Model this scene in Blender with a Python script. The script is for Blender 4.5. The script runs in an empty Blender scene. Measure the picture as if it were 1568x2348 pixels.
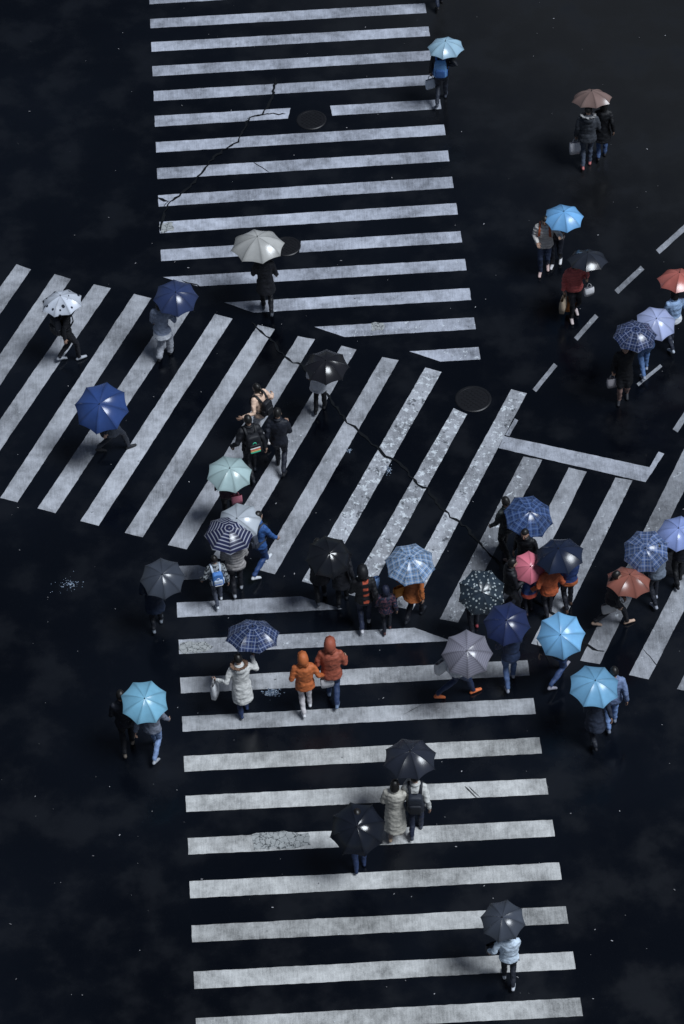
import bpy, math, random
import numpy as np
from math import radians, sin, cos, pi, atan, asin, sqrt
from mathutils import Vector, Matrix, noise
random.seed(11)
scene = bpy.context.scene
V = Vector
# ------------------------------------------------------------------ camera
PW, PH = 1568.0, 2348.0
PITCH = radians(48); ROLL = atan(0.056); FOC = 6240.0; DIST = 55.0
CAM = V((0, -DIST*cos(PITCH), DIST*sin(PITCH)))
FW = V((0, cos(PITCH), -sin(PITCH))); U0 = V((0, sin(PITCH), cos(PITCH))); X0 = V((1, 0, 0))
RT = X0*cos(ROLL) - U0*sin(ROLL); UP = X0*sin(ROLL) + U0*cos(ROLL)
def P(u, v, z=0.0):
    """camera-view pixel, cast along its ray -> metres on the horizontal plane at height z"""
    d = FW + RT*((u-PW/2)/FOC) - UP*((v-PH/2)/FOC)
    t = (z-CAM.z)/d.z
    return CAM + d*t
def ppm(pt): return FOC/((pt-CAM).dot(FW))
cam = bpy.data.cameras.new("camera"); co = bpy.data.objects.new("camera", cam)
scene.collection.objects.link(co); scene.camera = co
m = Matrix.Identity(4)
for i, a in enumerate((RT, UP, -FW)):
    for j in range(3): m[j][i] = a[j]
m.translation = CAM; co.matrix_world = m
cam.sensor_fit = 'VERTICAL'; cam.sensor_height = 36; cam.lens = FOC/PH*36; cam.clip_end = 6000; cam.clip_start = 1
scene.view_settings.view_transform = 'Standard'; scene.view_settings.look = 'None'; scene.view_settings.exposure = 0
# ------------------------------------------------------------------ light
SUN = V((0.42, -0.20, 0.88)).normalized()
w = bpy.data.worlds.new("World"); scene.world = w; w.use_nodes = True
nt = w.node_tree; bg = nt.nodes['Background']; sky = nt.nodes.new('ShaderNodeTexSky'); sky.sky_type = 'NISHITA'
sky.sun_disc = False; sky.sun_elevation = asin(SUN.z); sky.sun_rotation = math.atan2(SUN.x, SUN.y)
hs_ = nt.nodes.new('ShaderNodeHueSaturation'); hs_.inputs['Saturation'].default_value = .8
nt.links.new(sky.outputs[0], hs_.inputs['Color']); nt.links.new(hs_.outputs[0], bg.inputs[0]); bg.inputs[1].default_value = 0.027
sl = bpy.data.lights.new("sun", 'SUN'); so = bpy.data.objects.new("sun", sl); scene.collection.objects.link(so)
sl.energy = 3.25; sl.angle = radians(22); sl.color = (0.87, 0.935, 1.0)
so.rotation_euler = SUN.to_track_quat('Z', 'Y').to_euler(); so.location = (20, -20, 40)
# ------------------------------------------------------------------ colour / materials
ILL = 0.98
def lin(c):
    c = c/255.0
    return c/12.92 if c <= .04045 else ((c+.055)/1.055)**2.4
def C(r, g, b, k=ILL):
    c = [lin(x)/k for x in (r, g, b)]; l = sum(c)/3
    return tuple(min(0.93, l+(x-l)*.92) for x in c)
def newmat(name, rough=.6, spec=.5):
    mt = bpy.data.materials.new(name); mt.use_nodes = True
    b = mt.node_tree.nodes['Principled BSDF']; b.inputs['Roughness'].default_value = rough
    b.inputs['Specular IOR Level'].default_value = spec
    return mt, mt.node_tree, b
class NT:
    def __init__(s, t): s.t = t
    def n(s, ty, **k):
        x = s.t.nodes.new(ty)
        for a, b in k.items(): setattr(x, a, b)
        return x
    def l(s, a, b): s.t.links.new(a, b)
    def math(s, op, a, b=None, c=None, clamp=False):
        x = s.n('ShaderNodeMath', operation=op, use_clamp=clamp)
        for i, q in enumerate((a, b, c)):
            if q is None: continue
            if isinstance(q, (int, float)): x.inputs[i].default_value = q
            else: s.l(q, x.inputs[i])
        return x.outputs[0]
    def mix(s, f, a, b, bt='MIX'):
        x = s.n('ShaderNodeMix', data_type='RGBA', blend_type=bt)
        for i, q in ((0, f), (6, a), (7, b)):
            if isinstance(q, (int, float)): x.inputs[i].default_value = q
            elif isinstance(q, tuple): x.inputs[i].default_value = (*q, 1) if len(q) == 3 else q
            else: s.l(q, x.inputs[i])
        return x.outputs[2]
    def noise(s, vec, sc, det=4, rough=.55):
        x = s.n('ShaderNodeTexNoise'); x.inputs['Scale'].default_value = sc; x.inputs['Detail'].default_value = det
        x.inputs['Roughness'].default_value = rough
        if vec is not None: s.l(vec, x.inputs['Vector'])
        return x.outputs[0]
    def ramp(s, v, a, b):
        x = s.n('ShaderNodeMapRange'); x.interpolation_type = 'SMOOTHSTEP'
        s.l(v, x.inputs[0]); x.inputs[1].default_value = a; x.inputs[2].default_value = b
        return x.outputs[0]
    def bump(s, h, st, dist, bsdf):
        x = s.n('ShaderNodeBump'); x.inputs['Strength'].default_value = st; x.inputs['Distance'].default_value = dist
        s.l(h, x.inputs['Height']); s.l(x.outputs[0], bsdf.inputs['Normal'])
def road_mat():
    mt, t, b = newmat("wet_asphalt", .35, .55); N = NT(t)
    g = N.n('ShaderNodeNewGeometry').outputs['Position']
    big = N.noise(g, .09, 3); med = N.noise(g, .9, 5); fine = N.noise(g, 38, 3)
    c = N.mix(N.ramp(big, .38, .7), (.0008, .0014, .0032), (.0038, .0054, .0092))
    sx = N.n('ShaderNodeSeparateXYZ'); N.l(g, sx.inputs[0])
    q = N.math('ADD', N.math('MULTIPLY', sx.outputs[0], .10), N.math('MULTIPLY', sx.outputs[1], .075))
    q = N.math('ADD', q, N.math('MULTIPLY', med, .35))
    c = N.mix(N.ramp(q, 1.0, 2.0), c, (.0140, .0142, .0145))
    c = N.mix(N.math('MULTIPLY', N.ramp(med, .45, .75), .5), c, (.0056, .0074, .0115))
    sp = N.ramp(fine, .60, .78)
    c = N.mix(N.math('MULTIPLY', sp, .30), c, (.022, .026, .034))
    N.l(c, b.inputs['Base Color'])
    # standing film of water: smooth pools and rougher drained patches
    N.l(N.math('ADD', .10, N.math('MULTIPLY', N.ramp(med, .35, .65), .26)), b.inputs['Roughness'])
    N.bump(N.noise(g, 45, 4), .16, .004, b)
    return mt
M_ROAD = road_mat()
def ground_mat():
    mt, t, b = newmat("dark_ground", .7, .3); N = NT(t)
    g = N.n('ShaderNodeNewGeometry').outputs['Position']
    N.l(N.mix(N.noise(g, .3, 4), (.006, .008, .012), (.014, .016, .02)), b.inputs['Base Color'])
    return mt
def paint_mat():
    mt, t, b = newmat("worn_road_paint", .5, .4); N = NT(t)
    g = N.n('ShaderNodeNewGeometry').outputs['Position']
    at = N.n('ShaderNodeAttribute', attribute_name='Col'); s = N.n('ShaderNodeSeparateColor'); N.l(at.outputs['Color'], s.inputs[0])
    br, chip, blue = s.outputs[0], s.outputs[1], s.outputs[2]
    big = N.noise(g, .75, 5, .6); med = N.noise(g, 5, 6, .65); fine = N.noise(g, 45, 3, .7)
    mp = N.n('ShaderNodeMapping'); mp.inputs['Scale'].default_value = (14, 1.2, 1); N.l(g, mp.inputs['Vector'])
    streak = N.noise(mp.outputs[0], 2.0, 4, .7)
    v = N.math('ADD', N.math('MULTIPLY', N.ramp(big, .32, .68), .34), N.math('MULTIPLY', N.ramp(med, .25, .75), .26))
    v = N.math('ADD', v, N.math('MULTIPLY', N.ramp(streak, .25, .75), .18))
    v = N.math('ADD', v, N.math('MULTIPLY', N.ramp(fine, .25, .75), .16))
    v = N.math('ADD', v, .07)
    v = N.math('MULTIPLY', N.math('MULTIPLY', v, br), .80)
    base = N.mix(blue, (1.0, 1.0, .96), (.88, .935, 1.09))  # blue attribute tints the paint for reflection, fullest on upper stripes
    mul = N.n('ShaderNodeVectorMath', operation='SCALE'); N.l(base, mul.inputs[0]); N.l(v, mul.inputs['Scale'])
    c = mul.outputs[0]
    n2 = N.noise(g, 7, 8, .75)
    wh = N.math('MULTIPLY', N.ramp(N.math('ADD', n2, N.math('MULTIPLY', chip, .13)), .64, .70), .85)
    c = N.mix(wh, c, (.72, .77, .82))
    n3 = N.noise(g, 4.2, 9, .72)
    ms = N.ramp(N.math('ADD', n3, N.math('MULTIPLY', chip, .12)), .67, .72)
    n4 = N.noise(g, 75, 2, .6)
    ms2 = N.math('MULTIPLY', N.ramp(n4, .62, .72), .35)
    ms = N.math('MAXIMUM', N.math('MULTIPLY', ms, .8), ms2)
    c = N.mix(ms, c, (.045, .05, .06))
    N.l(c, b.inputs['Base Color'])
    N.l(N.math('ADD', .22, N.math('MULTIPLY', med, .35)), b.inputs['Roughness'])
    N.bump(fine, .3, .004, b)
    return mt
M_PAINT = paint_mat()
def crack_mat():
    mt, t, b = newmat("crack", .8, .2); N = NT(t)
    g = N.n('ShaderNodeNewGeometry').outputs['Position']
    N.l(N.mix(N.noise(g, 20), (.001, .002, .004), (.005, .007, .010)), b.inputs['Base Color']); return mt
def crackle_mat():
    mt, t, b = newmat("crazed_paint", .5, .4); N = NT(t)
    g = N.n('ShaderNodeNewGeometry').outputs['Position']
    vo = N.n('ShaderNodeTexVoronoi', feature='DISTANCE_TO_EDGE'); vo.inputs['Scale'].default_value = 8
    dn = N.n('ShaderNodeVectorMath', operation='ADD'); N.l(g, dn.inputs[0])
    nn = N.n('ShaderNodeTexNoise'); nn.inputs['Scale'].default_value = 14; N.l(g, nn.inputs['Vector'])
    sc = N.n('ShaderNodeVectorMath', operation='SCALE'); N.l(nn.outputs[1], sc.inputs[0]); sc.inputs['Scale'].default_value = .14
    N.l(sc.outputs[0], dn.inputs[1]); N.l(dn.outputs[0], vo.inputs['Vector'])
    v = N.ramp(vo.outputs[0], .0, .07); n = N.noise(g, 12, 6)
    c = N.mix(n, (.18, .19, .20), (.52, .54, .54)); N.l(N.mix(v, (.03, .035, .04), c), b.inputs['Base Color']); return mt
def water_mat():
    mt, t, b = newmat("rain_water_glint", .18, 1.0); N = NT(t)
    g = N.n('ShaderNodeNewGeometry').outputs['Position']
    N.l(N.mix(N.ramp(N.noise(g, 60), .35, .65), (.010, .022, .045), (.26, .34, .46)), b.inputs['Base Color'])  # pale blue flecks in the base colour imitate glints on the water
    return mt
def iron_mat():
    mt, t, b = newmat("cast_iron", .45, .5); N = NT(t)
    g = N.n('ShaderNodeNewGeometry').outputs['Position']; b.inputs['Metallic'].default_value = .3
    N.l(N.mix(N.noise(g, 18), (.005, .006, .008), (.016, .016, .020)), b.inputs['Base Color']); return mt
def attr_mat(name, rough, spec, bs, bscale, var=.25):
    mt, t, b = newmat(name, rough, spec); N = NT(t)
    at = N.n('ShaderNodeAttribute', attribute_name='Col'); tc = N.n('ShaderNodeTexCoord')
    n = N.noise(tc.outputs['Object'], bscale, 4)
    mul = N.n('ShaderNodeVectorMath', operation='SCALE'); N.l(at.outputs['Color'], mul.inputs[0])
    N.l(N.math('ADD', 1-var*.5, N.math('MULTIPLY', n, var)), mul.inputs['Scale'])
    N.l(mul.outputs[0], b.inputs['Base Color']); N.bump(n, bs, .01, b)
    return mt
M_CLOTH = attr_mat("woven_cloth", .6, .4, .35, 28)
M_SKIN = attr_mat("skin_and_hair", .45, .5, .15, 40, .15)
M_METAL, _t, _b = newmat("umbrella_steel", .3, .5); _b.inputs['Metallic'].default_value = .9
N_ = NT(_t); N_.l(N_.mix(N_.noise(None, 12), (.28, .29, .31), (.42, .43, .45)), _b.inputs['Base Color'])
M_BLACKP, _t, _b = newmat("black_plastic", .4, .5); N_ = NT(_t); N_.l(N_.mix(N_.noise(None, 12), (.008, .008, .01), (.02, .02, .024)), _b.inputs['Base Color'])

def canopy_mat(kind, c1, c2=(.8, .82, .85), gloss=.25):
    mt, t, b = newmat("umbrella_fabric_"+kind, gloss, .6); N = NT(t)
    uv = N.n('ShaderNodeUVMap').outputs[0]; tc = N.n('ShaderNodeTexCoord').outputs['Object']
    s = N.n('ShaderNodeSeparateXYZ'); N.l(uv, s.inputs[0]); u, v = s.outputs[0], s.outputs[1]
    nz = N.noise(tc, 6, 4); c = N.mix(nz, tuple(x*.84 for x in c1), tuple(min(.95, x*1.2) for x in c1))
    at = N.n('ShaderNodeAttribute', attribute_name='Col')
    if kind == 'plaid':
        def band(x, k, w_, off=0): return N.math('LESS_THAN', N.math('FRACT', N.math('ADD', N.math('MULTIPLY', x, k), 10+off)), w_)
        a = N.math('ADD', band(u, 8.5, .45), band(v, 8.5, .45))
        c = N.mix(N.math('MULTIPLY', a, .42), c, tuple(x*.28 for x in c1))
        ln = N.math('MAXIMUM', band(u, 8.5, .10, .28), band(v, 8.5, .10, .28))
        ln2 = N.math('MAXIMUM', band(u, 8.5, .08, .75), band(v, 8.5, .08, .75))
        c = N.mix(N.math('MULTIPLY', ln, .62), c, c2); c = N.mix(N.math('MULTIPLY', ln2, .3), c, c2)
    elif kind == 'rings':
        c = N.mix(N.math('LESS_THAN', N.math('FRACT', N.math('MULTIPLY', v, 15)), .30), c, c2)
    elif kind == 'dots':
        vo = N.n('ShaderNodeTexVoronoi'); vo.inputs['Scale'].default_value = 7.5; N.l(tc, vo.inputs['Vector'])
        mask = N.math('MULTIPLY', N.math('LESS_THAN', vo.outputs['Distance'], .26), N.math('GREATER_THAN', v, .16))
        c = N.mix(mask, c, c2)
    elif kind == 'floral':
        vo = N.n('ShaderNodeTexVoronoi'); vo.inputs['Scale'].default_value = 15; N.l(tc, vo.inputs['Vector'])
        nn = N.noise(tc, 45, 3)
        mask = N.math('LESS_THAN', N.math('ADD', vo.outputs['Distance'], N.math('MULTIPLY', nn, .45)), .52)
        c = N.mix(N.math('MULTIPLY', mask, .9), c, c2)
    elif kind == 'pinstripe':
        c = N.mix(N.math('MULTIPLY', N.math('LESS_THAN', N.math('FRACT', N.math('MULTIPLY', v, 24)), .4), .35), c, c2)
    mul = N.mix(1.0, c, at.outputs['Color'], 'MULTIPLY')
    N.l(mul, b.inputs['Base Color'])
    N.bump(N.noise(tc, 60, 2), .15, .004, b)
    tr = N.n('ShaderNodeBsdfTranslucent'); N.l(mul, tr.inputs[0]); mx = N.n('ShaderNodeMixShader'); mx.inputs[0].default_value = .10
    out = t.nodes['Material Output']; N.l(b.outputs[0], mx.inputs[1]); N.l(tr.outputs[0], mx.inputs[2]); N.l(mx.outputs[0], out.inputs[0])
    return mt
# ------------------------------------------------------------------ mesh accumulator
class MB:
    def __init__(s): s.v = []; s.f = []; s.c = []; s.m = []
    def add(s, vs, fs, col=(.5, .5, .5), mat=0):
        o = len(s.v); s.v += [tuple(x) for x in vs]
        s.c += [col]*len(vs) if not isinstance(col, list) else col
        for f in fs: s.f.append(tuple(i+o for i in f)); s.m.append(mat)
    def obj(s, name, mats, mw=None, smooth=True, scale=1):
        me = bpy.data.meshes.new(name); me.from_pydata([(a*scale, b*scale, c*scale) for a, b, c in s.v], [], s.f)
        for x in mats: me.materials.append(x)
        me.polygons.foreach_set('material_index', s.m); me.polygons.foreach_set('use_smooth', [smooth]*len(s.f))
        ca = me.color_attributes.new('Col', 'FLOAT_COLOR', 'POINT')
        arr = np.ones((len(s.v), 4), dtype=np.float32); arr[:, :3] = np.array(s.c, dtype=np.float32); ca.data.foreach_set('color', arr.ravel())
        me.update(); o = bpy.data.objects.new(name, me); scene.collection.objects.link(o)
        if mw is not None: o.matrix_world = mw
        return o
def tube(mb, pts, rad, ref=(1, 0, 0), seg=10, col=(.5,)*3, mat=0, cap=True, round_=.6):
    pts = [V(p) for p in pts]; rad = [(r, r) if not isinstance(r, tuple) else r for r in rad]
    n = len(pts); T = []
    for i in range(n):
        a = pts[max(0, i-1)]; b = pts[min(n-1, i+1)]; T.append((b-a).normalized())
    P_, R_, T_ = list(pts), list(rad), list(T)
    if cap and round_ > 0:
        m0 = min(rad[0])*round_; m1 = min(rad[-1])*round_
        P_ = [pts[0]-T[0]*m0]+P_+[pts[-1]+T[-1]*m1]
        R_ = [(rad[0][0]*.6, rad[0][1]*.6)]+R_+[(rad[-1][0]*.6, rad[-1][1]*.6)]; T_ = [T[0]]+T_+[T[-1]]
    vs = []; ref = V(ref)
    for p_, r_, t_ in zip(P_, R_, T_):
        x = ref - t_*ref.dot(t_)
        if x.length < .1: x = V((0, 1, 0)) - t_*t_.y
        if x.length < .1: x = V((0, 0, 1)) - t_*t_.z
        x.normalize(); y = t_.cross(x)
        for k in range(seg):
            a = 2*pi*k/seg; vs.append(p_ + x*(cos(a)*r_[0]) + y*(sin(a)*r_[1]))
    fs = []
    for i in range(len(P_)-1):
        for k in range(seg):
            k2 = (k+1) % seg; fs.append((i*seg+k, i*seg+k2, (i+1)*seg+k2, (i+1)*seg+k))
    if cap:
        fs.append(tuple(reversed(range(seg)))); o = (len(P_)-1)*seg; fs.append(tuple(range(o, o+seg)))
    mb.add(vs, fs, col, mat)
def ell(mb, cen, r, col, mat=0, nu=14, nv=10, fn=None, rot=None):
    vs = []; fs = []
    for j in range(nv+1):
        th = pi*j/nv
        for i in range(nu):
            ph = 2*pi*i/nu; u = V((sin(th)*cos(ph), sin(th)*sin(ph), cos(th)))
            if fn: u = fn(u)
            q = V((u.x*r[0], u.y*r[1], u.z*r[2]))
            if rot: q = rot @ q
            vs.append(V(cen)+q)
    for j in range(nv):
        for i in range(nu):
            i2 = (i+1) % nu; fs.append((j*nu+i, (j+1)*nu+i, (j+1)*nu+i2, j*nu+i2))
    mb.add(vs, fs, col, mat)
def rbox(mb, cen, half, col, mat=0, rot=None, n=6, pw=5.0, taper=0.0):
    vs = []; fs = []; nu, nv = 20, 12
    def sp(a, e): return math.copysign(abs(a)**e, a)
    e = 2.0/pw
    for j in range(nv+1):
        th = -pi/2+pi*j/nv
        for i in range(nu):
            ph = 2*pi*i/nu
            x = sp(cos(th), e)*sp(cos(ph), e); y = sp(cos(th), e)*sp(sin(ph), e); z = sp(sin(th), e)
            k = 1 - taper*z
            q = V((x*half[0]*k, y*half[1]*k, z*half[2]))
            if rot: q = rot @ q
            vs.append(V(cen)+q)
    for j in range(nv):
        for i in range(nu):
            i2 = (i+1) % nu; fs.append((j*nu+i, j*nu+i2, (j+1)*nu+i2, (j+1)*nu+i))
    mb.add(vs, fs, col, mat)
# ------------------------------------------------------------------ ground + road
def sheet(name, half, z, mat, n=1):
    mb = MB(); mb.add([(-half, -half, z), (half, -half, z), (half, half, z), (-half, half, z)], [(0, 1, 2, 3)]); return mb.obj(name, [mat], smooth=False)
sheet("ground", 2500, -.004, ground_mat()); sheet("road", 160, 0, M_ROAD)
# ------------------------------------------------------------------ painted markings
def poly_paint(mb, px, z=.004, col=(1, 0, 0), jit=.0075, step=.09):
    w_ = [P(a, b) for a, b in px]; out = []
    for i in range(len(w_)):
        a = w_[i]; b = w_[(i+1) % len(w_)]; L = (b-a).length; n = max(1, int(L/step)); d = (b-a).normalized(); nn = V((-d.y, d.x, 0))
        for k in range(n):
            q = a.lerp(b, k/n)
            j = noise.noise(q*1.3)*jit*.9 + noise.noise(q*9)*jit + random.uniform(-.4, .4)*jit
            q = q + nn*j*(0.3 if k == 0 else 1); out.append((q.x, q.y, z))
    mb.add(out, [tuple(range(len(out)))], col)
def LX(y): return 342+.0457*y
def RX(y): return 973+.156*y
mb = MB()
def hs(lt, lb, rt, rb, xl=None, xr=None, br=1.0, chip=0.1, blue=1.0):
    L1, L2 = (LX(lt), lt), (LX(lb), lb); R1, R2 = (RX(rt), rt), (RX(rb), rb)
    def at(x, a, b): t = (x-a[0])/(b[0]-a[0]); return (x, a[1]+(b[1]-a[1])*t)
    tl = L1 if xl is None else at(xl[0], L1, R1); bl = L2 if xl is None else at(xl[1], L2, R2)
    tr = R1 if xr is None else at(xr[0], L1, R1); brr = R2 if xr is None else at(xr[1], L2, R2)
    poly_paint(mb, [tl, bl, brr, tr], col=(br*random.uniform(.90, 1.06), chip, blue))
U = [(-12,10,-50,-28),(44,65,8,30),(97,119,61,83),(152,175,116,138),(209,232,171,194),(266,291,228,250),(326,350,286,310),(386,411,345,370),
     (448,474,405,431),(509,535,466,492),(573,599,530,556),(636,662,594,620),(702,729,661,688),(770,797,728,755),(840,867,796,824)]
for r_ in (-65, -118, -170, -222, -272): U.insert(0, (r_, r_+21, r_-36, r_-15))
for i, q in enumerate(U):
    i -= 5
    if i == 5: hs(*q, xr=(666, 660)); hs(*q, xl=(757, 762)); continue
    if i == 10: hs(*q, xr=(620, 618)); hs(*q, xl=(690, 686)); continue
    if i == 11: hs(*q, xl=(374, 455)); continue
    if i == 12: hs(*q, xl=(514, 582), chip=.25); continue
    if i == 13: hs(*q, xl=(721, 790), chip=.5, br=.98); continue
    if i == 14: hs(*q, xl=(938, 1010), chip=.55, br=.98); continue
    hs(*q, br=.92 if i < 9 else .97)
Lw = [(1554,1590,1514,1549),(1643,1678,1601,1637),(1734,1770,1691,1728),(1825,1862,1785,1822),(1922,1960,1880,1918),(2021,2060,1978,2017),
      (2122,2161,2078,2118),(2228,2268,2182,2222),(2335,2375,2288,2330),(2444,2486,2396,2438),(2555,2598,2506,2548)]
for i, q in enumerate(Lw): hs(*q, blue=.2 if i > 1 else .5, br=.96 if i < 2 else 1.04, chip=.05)
hs(1299,1331,1259,1291, xr=(455, 545), blue=.8, br=.8)
hs(1382,1416,1342,1376, xr=(690, 785), blue=.8, br=.86)
hs(1467,1500,1427,1462, xr=(950, 1035), blue=.7, br=.86, chip=.3)
mb.obj("zebra_crossing", [M_PAINT], smooth=False)
mb = MB()
DG = [
 ((38,606),(71,618),(-170,965),(-212,952),.80,.05),
 ((125,629),(162,640),(-125,1072),(-168,1060),.78,.05),
 ((215,652),(254,661),(-50,1106),(-92,1096),.80,.05),
 ((307,674),(347,684),(40,1152),(0,1142),.84,.1),
 ((400,697),(439,708),(127,1177),(86,1166),.90,.2),
 ((493,720),(533,731),(226,1206),(184,1195),.97,.15),
 ((591,745),(630,755),(327,1232),(286,1222),.90,.1),
 ((683,771),(722,778),(428,1260),(385,1250),.84,.1),
 ((783,793),(817,802),(530,1288),(487,1277),.82,.3),
 ((876,819),(914,826),(630,1317),(590,1306),.88,.35),
 ((975,843),(1012,853),(735,1345),(692,1333),.86,.9),
 ((1040,936),(1071,950),(838,1374),(796,1362),.76,.9),
 ((1172,893),(1208,902),(945,1400),(902,1390),.82,.8),
 ((1200,1047),(1243,1055),(1050,1428),(1008,1420),.60,.6),
 ((1304,1072),(1345,1082),(1160,1452),(1115,1442),.74,.3),
 ((1411,1095),(1450,1102),(1262,1486),(1218,1476),.76,.3),
 ((1590,985),(1632,995),(1375,1523),(1330,1515),.60,.35),
 ((1685,1080),(1727,1090),(1487,1558),(1442,1548),.72,.3),
 ((1795,1110),(1837,1120),(1598,1590),(1552,1580),.78,.3)]
for a, b, c, d, br, ch in DG: poly_paint(mb, [a, d, c, b], col=(br, ch, .70))
mb.obj("zebra_crossing", [M_PAINT], smooth=False)
mb = MB()
poly_paint(mb, [(1155,1000),(1143,1028),(1480,1106),(1523,1041),(1510,1036),(1489,1072)], z=.008, col=(.90, .15, .9))
poly_paint(mb, [(1180,960),(1158,998),(1168,1001),(1188,964)], z=.008, col=(.8, .3, .9))
mb.obj("stop_line", [M_PAINT], smooth=False)
mb = MB()
for a, b, wd in [((1508,578),(1580,513),8),((1413,670),(1473,614),8),((1320,778),(1368,724),7),((1225,896),(1274,836),7),((1462,883),(1516,838),5),((1548,988),(1590,925),9)]:
    dx, dy = b[0]-a[0], b[1]-a[1]; L = sqrt(dx*dx+dy*dy); nx, ny = -dy/L*wd*.75, dx/L*wd*.75
    poly_paint(mb, [(a[0]-nx, a[1]-ny), (a[0]+nx, a[1]+ny), (b[0]+nx, b[1]+ny), (b[0]-nx, b[1]-ny)], col=(.58, .35, .8), jit=.006)
mb.obj("lane_line", [M_PAINT], smooth=False)
mb = MB()
def crack(px, wd=.03, z=.0125, jit=.035):
    pts = [P(a, b) for a, b in px]; q = []
    for a, b in zip(pts, pts[1:]):
        n = max(2, int((b-a).length/.09))
        for k in range(n):
            r = a.lerp(b, k/n); q.append(r+V((random.uniform(-1, 1), random.uniform(-1, 1), 0))*jit)
    q.append(pts[-1]); vs = []
    for i, a in enumerate(q):
        d = (q[min(len(q)-1, i+1)]-q[max(0, i-1)]).normalized(); n = V((-d.y, d.x, 0)); ww = wd*random.uniform(.25, 1.0)*(.3 if i in (0, len(q)-1) else 1)
        vs += [(a.x+n.x*ww, a.y+n.y*ww, z), (a.x-n.x*ww, a.y-n.y*ww, z)]
    mb.add(vs, [(2*i, 2*i+1, 2*i+3, 2*i+2) for i in range(len(q)-1)])
crack([(632,180),(624,226),(600,262),(572,270),(545,325),(512,345),(480,372),(456,405),(436,430),(388,462),(372,500),(368,530)], .04)
crack([(570,272),(610,262),(655,262)], .03)
crack([(362,452),(385,462)], .04); crack([(388,462),(376,474)], .03)
crack([(578,738),(600,762),(618,776),(650,818),(672,830),(694,840),(730,880),(786,955),(805,975),(825,992),(862,1024),(885,1046),(908,1056),(940,1090),(960,1112),(980,1122),(1012,1166),(1032,1186),(1055,1196),(1098,1242),(1118,1266),(1140,1290),(1200,1360),(1300,1430),(1340,1475),(1362,1488),(1385,1494)], .035)
crack([(1232,1470),(1250,1500),(1262,1530)], .02); crack([(580,372),(618,396)], .010, jit=.008); crack([(1066,1803),(1095,1832)], .012, jit=.006); crack([(1074,1803),(1100,1828)], .009, jit=.006)
crack([(925,1640),(975,1612)], .006, jit=.004); crack([(1475,1490),(1510,1530)], .010, jit=.01); crack([(418,645),(440,650),(460,660)], .04)
mb.obj("road_crack", [crack_mat()], smooth=False)
mb = MB()
for pl in ([(576,1915),(640,1907),(708,1909),(712,1938),(640,1948),(582,1950)], [(414,1474),(470,1472),(490,1484),(470,1496),(416,1498)], [(368,512),(396,510),(398,530),(368,534)], [(850,743),(880,741),(878,758),(852,760)]):
    poly_paint(mb, pl, z=.0085, jit=.06)
mb.obj("patched_paint", [crackle_mat()], smooth=False)
MW = water_mat()
def bead_glints(px, rx, ry, n, rmax=.022):  # clusters of water bead domes, added to catch sun glints
    mb = MB(); c = P(*px)
    for k in range(n):
        a = random.uniform(0, 2*pi); q = abs(random.gauss(0, .5)); x = c.x+cos(a)*q*rx; y = c.y+sin(a)*q*ry; r = random.uniform(.004, rmax)*(1.2-min(1, q)*.6)
        vs = [(x, y, .005+r*.75)]; fs = []
        for j, (rr, zz) in enumerate(((.5, .62), (.85, .32), (1.0, 0))):
            for i in range(8):
                b = 2*pi*i/8; vs.append((x+cos(b)*rr*r*1.3, y+sin(b)*rr*r, .005+zz*r))
        for i in range(8):
            i2 = (i+1) % 8; fs.append((0, 1+i, 1+i2)); fs.append((1+i, 9+i, 9+i2, 1+i2)); fs.append((9+i, 17+i, 17+i2, 9+i2))
        mb.add(vs, fs)
    return mb.obj("rain_bead_glints", [MW])
bead_glints((160,1340), .42, .22, 90, .014); bead_glints((622,1588), .22, .12, 170, .026); bead_glints((890,1078), .10, .20, 70, .018); bead_glints((800,1034), .08, .10, 30, .016)
mb = MB()
for k in range(260):
    u, v = random.uniform(0, 1568), random.uniform(0, 2348); c = P(u, v); s = random.choice((.003, .004, .006, .009)); a = random.uniform(0, pi)
    g = random.uniform(.1, .45); d = V((cos(a), sin(a), 0))*s*random.uniform(1, 2.5); e = V((-sin(a), cos(a), 0))*s; z = V((0, 0, .02))
    mb.add([c-d-e+z, c+d-e+z, c+d*1.1+e+z, c-d+e*.7+z], [(0, 1, 2, 3)], (g, g, g*1.08))
mb.obj("litter", [M_CLOTH], smooth=False)
MI = iron_mat()
for q, r_, ir in (((714,275),.33,1), ((657,565),.30,1), ((1085,915),.36,1), ((1548,1288),.38,1)):
    mb = MB(); c = P(*q)
    def ring(r0, r1, z0, z1):
        n = 48; vs = []
        for k in range(n):
            a = 2*pi*k/n; vs += [(c.x+cos(a)*r0, c.y+sin(a)*r0, z0), (c.x+cos(a)*r1, c.y+sin(a)*r1, z1)]
        mb.add(vs, [(2*k, 2*k+1, 2*((k+1) % n)+1, 2*((k+1) % n)) for k in range(n)])
    ring(r_*1.06, r_, .006, .018); ring(r_, r_*.9, .018, .018); ring(r_*.9, r_*.88, .018, .010); ring(r_*.88, .0, .010, .011)
    for i in range(-5, 6):
        for j in range(-5, 6):
            x, y = i*r_*.16, j*r_*.16
            if x*x+y*y < (r_*.8)**2 and (i+j) % 2 == 0:
                s = r_*.06; mb.add([(c.x+x-s, c.y+y-s, .018), (c.x+x+s, c.y+y-s, .018), (c.x+x+s, c.y+y+s, .018), (c.x+x-s, c.y+y+s, .018)], [(0, 1, 2, 3)])
                mb.add([(c.x+x-s, c.y+y-s, .011), (c.x+x+s, c.y+y-s, .011), (c.x+x+s, c.y+y-s, .018), (c.x+x-s, c.y+y-s, .018)], [(0, 1, 2, 3)])
    mb.obj("manhole_cover", [MI], smooth=False)
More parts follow.
